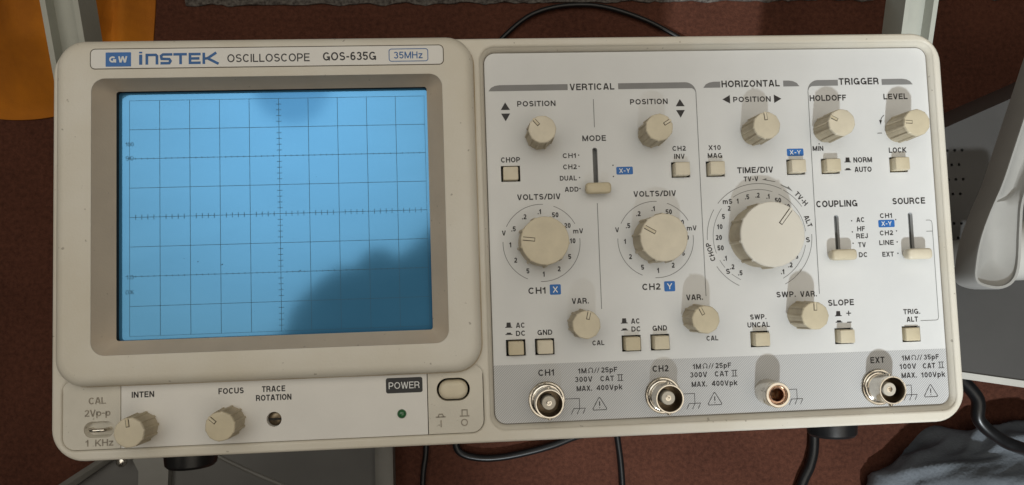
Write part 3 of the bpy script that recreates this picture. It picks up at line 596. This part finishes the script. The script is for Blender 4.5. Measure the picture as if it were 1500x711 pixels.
def knob(kind, x, y, z, ang):
    k, p_, s_ = {'s': (KS, PSm, SSm), 'v': (KV, PV, SV), 't': (KT, PT, ST)}[kind]
    a = math.radians(ang)
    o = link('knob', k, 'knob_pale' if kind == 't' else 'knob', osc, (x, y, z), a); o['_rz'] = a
    link('pointer', p_, 'knob_pale' if kind == 't' else 'knob', o, (x, y, z), a); link('pointer_shade', s_, 'groove_dark', o, (x, y, z), a)
    del o['_rz']
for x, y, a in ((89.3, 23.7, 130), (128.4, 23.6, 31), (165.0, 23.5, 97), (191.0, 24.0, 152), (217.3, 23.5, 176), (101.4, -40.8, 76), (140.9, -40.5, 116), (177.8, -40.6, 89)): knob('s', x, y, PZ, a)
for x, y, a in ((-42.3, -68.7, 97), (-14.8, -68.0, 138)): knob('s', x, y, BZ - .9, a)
mat('knob_pale', (.80, .765, .68), .45, var=.03, vscale=60, bump=.06, bscale=1600)
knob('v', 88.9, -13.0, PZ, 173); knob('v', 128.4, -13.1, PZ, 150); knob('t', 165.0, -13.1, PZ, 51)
# --- sockets
FL = lathe('flange', [(6.2, 0), (6.2, .5), (5.9, .8), (5.5, .8), (5.3, 1.1), (4.9, 1.3)], 40, False, True)
BAR = loft('barrel', [circ(r, 40, z) for r, z in ((4.75, .8), (4.75, 8.7), (4.6, 9.0), (4.25, 9.0), (4.15, 8.8), (4.1, 1.0))], False, False, 35)
LIN = loft('barrel_lining', [circ(r_, 40, z) for r_, z in ((4.12, 8.75), (4.0, 8.6), (4.0, 1.5))], False, False, 35)
FLO = lathe('barrel_floor', [(4.15, 1.6), (4.1, 1.8), (2.0, 1.8)], 32)
DIE = lathe('dielectric', [(2.35, 1.7), (2.35, 6.6), (2.15, 6.9), (.95, 6.9), (.85, 6.6), (.8, 4.5)], 28, False, True)
PIN = lathe('centre_pin', [(.95, 4.5), (.95, 7.0), (.55, 7.05), (.5, 6.0)], 20)
LUG = lathe('bayonet_lug', [(.75, 0), (.75, .7), (.5, .9)], 14)
for x, y in ((88.7, -66.0), (128.4, -66.1), (204.2, -66.4)):
    s = link('socket', FL, 'nickel', osc, (x, y, PZ))
    link('barrel', BAR, 'nickel', s, (x, y, PZ)); link('barrel_lining', LIN, 'nickel_dark', s, (x, y, PZ)); link('barrel_floor', FLO, 'nickel_dark', s, (x, y, PZ))
    link('dielectric', DIE, 'dielectric', s, (x, y, PZ)); link('centre_pin', PIN, 'nickel', s, (x, y, PZ))
    for sg in (1, -1):
        l = link('bayonet_lug', LUG, 'nickel', s, (x, y + sg * 4.6, PZ + 6.9)); l.rotation_euler[0] = -sg * PI / 2
gn = 60
kn = [[(r * (1 + (.035 if i % 2 else 0) * k) * math.cos(2 * PI * i / gn), r * (1 + (.035 if i % 2 else 0) * k) * math.sin(2 * PI * i / gn), z) for i in range(gn)] for r, z, k in ((4.3, 0, 0), (4.3, .8, 0), (4.2, 1.0, 1), (4.2, 7.2, 1), (4.1, 7.5, 0), (4.3, 7.7, 0), (4.3, 9.0, 0), (4.0, 9.5, 0), (3.3, 9.5, 0), (3.1, 9.2, 0), (3.05, 8.0, 0))]
g_ = link('ground_terminal', loft('ground_terminal', kn, False, False, 40), 'nickel', osc, (164.6, -66.3, PZ))
link('terminal_ring', lathe('terminal_ring', [(3.1, 8.2), (3.05, 8.7), (2.7, 8.9), (2.2, 8.8), (1.95, 8.4), (1.9, 3.0)], 28, False, False), 'copper', g_, (164.6, -66.3, PZ))
link('terminal_bottom', lathe('terminal_bottom', [(1.95, 3.2), (1.8, 3.3)], 24), 'nickel_dark', g_, (164.6, -66.3, PZ))
# --- front feet and carrying handle
FT = lathe('foot', [(9.6, 0), (9.6, 8), (9.2, 12), (8.3, 13)], 36)
for x in (-42.2, 205.8):
    f = link('foot', FT, 'black_rubber', osc, (x, -77.5, -41)); f.rotation_euler[0] = PI / 2
hd = link('handle', tube('handle', [(-81, 152, 1), (20, 152, 1), (140, 152, 1), (244, 152, 1)], 8, 16, 2), 'handle_grey', osc)
def arm(xo, s):   # channel-section arm, s = direction from outer rim to inner rim
    w, t, dpt = 13.4, 1.9, 14.0
    sec = [(0, 0), (t, 0), (t + .4, -5.0), (w - t - .4, -5.0), (w - t, 0), (w, 0), (w, -dpt), (0, -dpt)]
    ca, sa = math.cos(math.radians(20)), math.sin(math.radians(20)); rings = []
    for L_ in (-90, -40, 0, 40, 86):
        rings.append([(xo + s * a, 72 + L_ * ca - b * sa, -26 + L_ * sa + b * ca) for a, b in sec])
    me = loft('arm', rings, True, True, 25); link('arm', me, 'handle_grey', hd)
    hub = lathe('hub', [(16, 0), (16, 5), (14, 7)], 32); h_ = link('hub', hub, 'handle_grey', hd, (xo + s * 13.4, -11, -57)); h_.rotation_euler[1] = s * PI / 2
arm(-88, 1); arm(250.5, -1)

# ================================================================== things around it
def cable(name, pts, r, label):
    c = Vector(pts[0]); me = tube(name, [Vector(p) - c for p in pts], r, 12, 10); tag(link(name, me, 'cable', None, tuple(c)), label, 'cable', 'black cables on the carpet')
F = -FRONT
cable('cable', [(230, -60, F + 5), (190, -150, F + 5), (152, -171, F + 6), (107, -182, F + 6), (72, -184, F + 6), (50, -175, F + 6), (55, -150, F + 5), (90, -110, F + 5)], 3.4, 'black cable bending in a loop below the power button')
cable('cable', [(196, -90, F + 5), (199.5, -160, F + 5), (202.5, -195, F + 5), (203, -230, F + 5), (200, -300, F + 5)], 3.0, 'straight black cable running down below the middle of the oscilloscope')
cable('cable', [(391, -100, F + 6), (390, -178, F + 6), (385, -204, F + 6), (374, -226, F + 6), (350, -290, F + 6)], 4.8, 'black cable coming out below the right front foot')
cable('cable', [(21, -100, F + 4), (21, -171, F + 4), (17, -206, F + 4), (14, -300, F + 4)], 2.6, 'thin dark cable beside the grey plastic tray')
cable('cable', [(90, 200, F + 5), (134, 237, F + 5), (188, 246, F + 5), (241, 232, F + 5), (290, 205, F + 5)], 2.4, 'dark cable arching on the carpet above the oscilloscope')
cable('cable', [(400, -60, -330), (432, -98, -310), (449, -122, -300), (450, -140, -300), (468, -156, -302), (492, -166, -310), (560, -190, -360)], 4.9, 'thick black cable at the lower right corner of the oscilloscope')

# --- grey instrument case with vent holes on the right
cx0, cy0 = 371.0, -90.0
case = empty('instrument_case', (470, 0, F), 'dark grey metal instrument case with rows of vent holes and pale handle', 'instrument')
out = [(330, -82.5), (640, -137), (640, 172), (330, 49)]
hl = []
for i in range(9):
    y = 50.5 - 9.35 * i
    for k in range(3):
        x = 371.2 + 4.9 * k + (-.3 * i) - (2.4 if i % 2 else 0)
        if not (4 <= i <= 4): hl.append((x, y))
for q in ((375.6, -5.0), (373.6, -14.3), (375.2, -23.6), (372.6, -33.4)): pass
loops = [out] + [[(x + .95 * math.cos(a * PI / 5), y + 1.05 * math.sin(a * PI / 5)) for a in range(10)] for x, y in hl]
link('perforated_cover', curve_mesh('perforated_cover', loops, -203, -200, 0), 'case_grey', case)
link('case_edge', loft('case_edge', [[(330, -82.5, -199), (640, -137, -199), (640, -142, -199), (330, -86.5, -199)], [(330, -82.5, -204), (640, -137, -204), (640, -142, -204), (330, -86.5, -204)]], True, True, 0), 'pale_plastic', case)
link('case_body', mesh('case_body', [(331, -81, -212), (639, -135, -212), (639, 170, -212), (331, 48, -212), (331, -81, -454.9), (639, -135, -454.9), (639, 170, -454.9), (331, 48, -454.9)], [(0, 1, 2, 3), (0, 4, 5, 1), (1, 5, 6, 2), (2, 6, 7, 3), (3, 7, 4, 0)], 0), 'case_grey', case)
# its carrying handle: a paddle-shaped shell with a raised rim
prof = [(390, 126), (380, 102), (370, 78), (359.5, 53.2), (352, 35.5), (344.7, 18.6), (336.8, 3.7), (330.5, -10.4), (326.8, -24), (326.3, -31.6), (330.1, -35.2), (339.2, -37), (346.9, -34), (351.3, -25.3), (354.2, -3.9), (357, 10), (368, 32), (376, 50), (386, 74), (396, 98), (408, 126)]
def smooth_loop(P, sub=4):
    P = [Vector(p) for p in P]; n_ = len(P); o_ = []
    for i in range(n_):
        p0, p1, p2, p3 = P[i - 1], P[i], P[(i + 1) % n_], P[(i + 2) % n_]
        for k in range(sub):
            t = k / sub; o_.append(tuple(.5 * (2 * p1 + (p2 - p0) * t + (2 * p0 - 5 * p1 + 4 * p2 - p3) * t * t + (3 * p1 - p0 - 3 * p2 + p3) * t ** 3)))
    return o_
prof = smooth_loop(prof)
hz = -120
inn = []
for i, p in enumerate(prof):
    a, c = Vector(prof[(i - 1) % len(prof)]), Vector(prof[(i + 1) % len(prof)]); t = (c - a).normalized(); nn = Vector((-t.y, t.x)); inn.append((p[0] + nn.x * 1.6, p[1] + nn.y * 1.6))
def spine_pt(p): # centre line of the bowl and the arm behind it
    y = p[1]; return (341 + (max(y, -5) + 5) * .02, max(-20, y * .8)) if y < 12 else (353 + (y - 12) * .42, y - 2)
spine = [spine_pt(p) for p in inn]
paddle = loft('handle', [ring(prof, hz - 16), ring(prof, hz - 1), [(p[0] * .8 + q[0] * .2, p[1] * .8 + q[1] * .2, hz) for p, q in zip(prof, inn)], ring(inn, hz - .2), ring(inn, hz - 2)] + [[(p[0] + (q[0] - p[0]) * u, p[1] + (q[1] - p[1]) * u, hz - 2 - 5 * math.sin(u * PI / 2)) for p, q in zip(inn, spine)] for u in (.15, .3, .5, .7, .9)], False, True, 35)
hdl = link('handle', paddle, 'handle_dull', case)
h2 = link('hub', lathe('hub', [(17, 0), (17, 22), (15.5, 25)], 36), 'pale_plastic', hdl, (362, -16, -150)); h2.rotation_euler[1] = PI / 2
for zz in (1,): link('hub_post', box(356, 372, -24, -8, -205, -140, 2), 'pale_plastic', hdl)

# --- crumpled grey bag, lower right
def blob(name, cx, cy, cz, rx, ry, rz, seed, m, label, cat, amp=.22, nu=72, nv=28, freq=2.2):
    vs, fs = [], []
    for j in range(nv + 1):
        ph = (PI / 2) * j / nv
        for i in range(nu):
            th = 2 * PI * i / nu; d = Vector((math.cos(th) * math.cos(ph), math.sin(th) * math.cos(ph), math.sin(ph)))
            q = d * freq + Vector((seed, seed * .7, 0)); q2 = Vector((q.x * .7 + q.y * .5, q.y * 2.6 - q.x * 1.2, q.z))
            k = 1 + amp * noise.noise(q) + amp * .45 * (.5 - abs(noise.noise(q2))) * 2 + amp * .16 * noise.noise(q2 * 2.4)
            vs.append((d.x * rx * k, d.y * ry * k, d.z * rz * k if j else 0))
    for j in range(nv):
        for i in range(nu): k = (i + 1) % nu; fs.append((j * nu + i, j * nu + k, (j + 1) * nu + k, (j + 1) * nu + i))
    return tag(link(name, mesh(name, vs, fs, 60), m, None, (cx, cy, cz)), label, cat)
blob('crumpled_bag', 560, -268, F, 122, 92, 70, 3.1, 'bag', 'crumpled blue-grey cloth bag on the carpet in the lower right corner', 'bag', .17, 150, 56, 2.3)

# --- orange cloth, upper left
def cloth(name, outline_fn, nx, ny, m, label, cat, hfn, th=4):
    vs, fs = [], []
    for j in range(ny + 1):
        for i in range(nx + 1):
            x, y = outline_fn(i / nx, j / ny); vs.append((x, y, hfn(x, y)))
    N = len(vs); 
    for j in range(ny):
        for i in range(nx):
            a = j * (nx + 1) + i; fs.append((a, a + 1, a + nx + 2, a + nx + 1))
    edge = [i for i in range(nx + 1)] + [j * (nx + 1) + nx for j in range(1, ny + 1)] + [ny * (nx + 1) + i for i in range(nx - 1, -1, -1)] + [j * (nx + 1) for j in range(ny - 1, 0, -1)]
    low = {}
    for k in edge: low[k] = len(vs); vs.append((vs[k][0], vs[k][1], -1))
    for a, b_ in zip(edge, edge[1:] + edge[:1]): fs.append((a, b_, low[b_], low[a]))
    me = mesh(name, vs, fs, 50); return tag(link(name, me, m, None, (0, 0, F)), label, cat)
def o_out(u, v):
    x = -470 + u * (470 - 228 + 16 * math.sin(v * 5) * v) ; y = 148 + v * 330 + 5 * math.sin(u * 9) * (1 - v)
    return (x, y)
def o_h(x, y):
    tp = min(1., max(.06, (y - 148) / 60.)) * min(1., max(.06, (-226 - x) / 40.))
    q = Vector((x * .012, y * .006, 3.3)); return tp * (30 + 24 * noise.noise(q) + 10 * noise.noise(q * 2.7) - 16 * math.exp(-((x + 258) / 7) ** 2))
cloth('orange_cloth', o_out, 90, 70, 'orange', 'rumpled orange cloth lying on the carpet in the upper left corner', 'cloth', o_h)
blob('beige_bag', -402, 262, F + 40, 60, 75, 60, 8.2, 'beige_cloth', 'soft beige bundle at the far left edge on top of the orange cloth', 'bundle', .14, 60, 24)

# --- pale rug along the top
def r_out(u, v):
    x = -195 + u * 1250; e_ = 5 * noise.noise(Vector((x * .05, 0, 0))) + 2.5 * noise.noise(Vector((x * .2, 4, 0)))
    return (x, (250 + .6 * e_) * (1 - v) + v * 700)
cloth('rug', r_out, 260, 40, 'rug', 'pale fuzzy rug edge along the top behind the oscilloscope', 'rug', lambda x, y: max(1.5, min(12, (y - 246) * .5)) + 2 * noise.noise(Vector((x * .04, y * .04, 0))) + 2 * noise.noise(Vector((x * .2, y * .2, 0))))

# --- grey plastic tray and pale clip, lower left
tray = empty('plastic_tray', (-120, -200, F), 'shallow grey plastic tray on the carpet under the lower left edge', 'tray')
t_out = [(-240, -150), (-22, -150), (-8, -160), (-8, -300), (-30, -420), (-470, -420), (-460, -275), (-300, -187)]
t_in = [(-238, -157), (-28, -157), (-24, -166), (-24, -290), (-42, -408), (-455, -408), (-445, -277), (-297, -196)]
link('tray_rim', loft('tray_rim', [ring(t_out, F + .5), ring(t_out, F + 22), ring([(p[0] * .5 + q[0] * .5, p[1] * .5 + q[1] * .5) for p, q in zip(t_out, t_in)], F + 25), ring(t_in, F + 22), ring(t_in, F + 12)], False, False, 50), 'tray_rim', tray)
link('tray_floor', poly('tray_floor', t_in, F + 12.5), 'tray_grey', tray)
link('tray_rib', tube('tray_rib', [(-168, -168, F + 12), (-130, -188, F + 12), (-60, -220, F + 12)], 2.2, 8, 4), 'tray_rim', tray)
clip = loft('plastic_clip', [[(x, y, z) for x, y in ((-224, -158), (-196, -158), (-192, -170), (-205, -176), (-208, -230), (-232, -232), (-231, -178), (-236, -168))] for z in (0, 8)], True, True, 30)
tag(link('plastic_clip', clip, 'clip_grey', None, (0, 0, F + 13)), 'small pale plastic clip lying in the grey tray', 'clip')
tag(link('screw', lathe('screw', [(4.5, 0), (4.5, 2), (3, 3.6), (1, 4)], 16), 'nickel', None, (-243, -168, F + 25)), 'small shiny screw on the rim of the grey tray', 'screw')

# --- the photographer bending over the oscilloscope, seen mirrored in the screen
def person():
    J = {'pelvis': (-350, -540, 300, 130), 'belly': (-240, -400, 440, 128), 'chest': (-130, -245, 600, 135), 'neckbase': (-100, -205, 690, 75), 'neck': (-95, -160, 745, 55), 'head': (-88, -100, 800, 80), 'crown': (-84, -75, 825, 74),
         'shL': (-235, -150, 640, 62), 'elL': (-400, -330, 420, 46), 'wrL': (-380, -470, 190, 32), 'haL': (-378, -520, 130, 34),
         'shR': (25, -25, 720, 74), 'elR': (110, 55, 660, 56), 'wrR': (190, -60, 560, 38), 'haR': (215, -120, 540, 40),
         'hipL': (-430, -480, 270, 105), 'knL': (-430, -380, -70, 68), 'anL': (-500, -560, -400, 44), 'toL': (-440, -440, -435, 36),
         'hipR': (-270, -600, 270, 105), 'knR': (-230, -560, -70, 68), 'anR': (-330, -720, -400, 44), 'toR': (-270, -600, -435, 36)}
    E_ = ['pelvis belly', 'belly chest', 'chest neckbase', 'neckbase neck', 'neck head', 'head crown', 'chest shL', 'shL elL', 'elL wrL', 'wrL haL', 'chest shR', 'shR elR', 'elR wrR', 'wrR haR', 'pelvis hipL', 'hipL knL', 'knL anL', 'anL toL', 'pelvis hipR', 'hipR knR', 'knR anR', 'anR toR']
    K = list(J); base = Vector((-370, -600, F)); me = bpy.data.meshes.new('person')
    me.from_pydata([tuple((Vector(J[k][:3]) - base) * .001) for k in K], [tuple(K.index(q) for q in e.split()) for e in E_], [])
    o = link('person', me, 'shirt', None, tuple(base)); md = o.modifiers.new('skin', 'SKIN')
    for i, k in enumerate(K): me.skin_vertices[0].data[i].radius = (J[k][3] * .001, J[k][3] * .001)
    me.skin_vertices[0].data[0].use_root = True
    o.modifiers.new('sub', 'SUBSURF').render_levels = 2; md.use_smooth_shade = True
    tag(o, 'person in dark clothes bending over, mirrored in the blue screen', 'person')
    vs, fs = [], []; nu, nv = 28, 14
    for j in range(nv + 1):
        for i in range(nu):
            th, ph = 2 * PI * i / nu, PI * j / nv - PI / 2; d = Vector((math.cos(th) * math.cos(ph), math.sin(th) * math.cos(ph), math.sin(ph))); k = 1 + .10 * noise.noise(d * 2.5)
            vs.append((d.x * 100 * k, d.y * 112 * k, d.z * 92 * k))
    for j in range(nv):
        for i in range(nu): k = (i + 1) % nu; fs.append((j * nu + i, j * nu + k, (j + 1) * nu + k, (j + 1) * nu + i))
    link('hair', mesh('hair', vs, fs, 60), 'hair', o, (-95, -100, 835))
    link('hair', mesh('hair', [(v[0] * .36, v[1] * .42, v[2] * .4) for v in vs], fs, 60), 'hair', o, (-66, -8, 850))
person()

# --- unseen dark shape added for the dark reflection at the screen's top
pl_ = empty('reflected_dark_shape', (-212, 312, 930), 'unseen dark shape added for the dark reflection along the top of the blue screen', 'dark shape')
link('shape_dome', lathe('shape_dome', [(56, 0), (60, 8), (58, 30), (34, 62), (12, 72)], 32, True, True), 'power_dark', pl_, (-212, 312, 930))
link('shape_stem', tube('shape_stem', [(-212, 312, 1000), (-212, 312, 1022)], 3, 8, 2), 'cable', pl_)
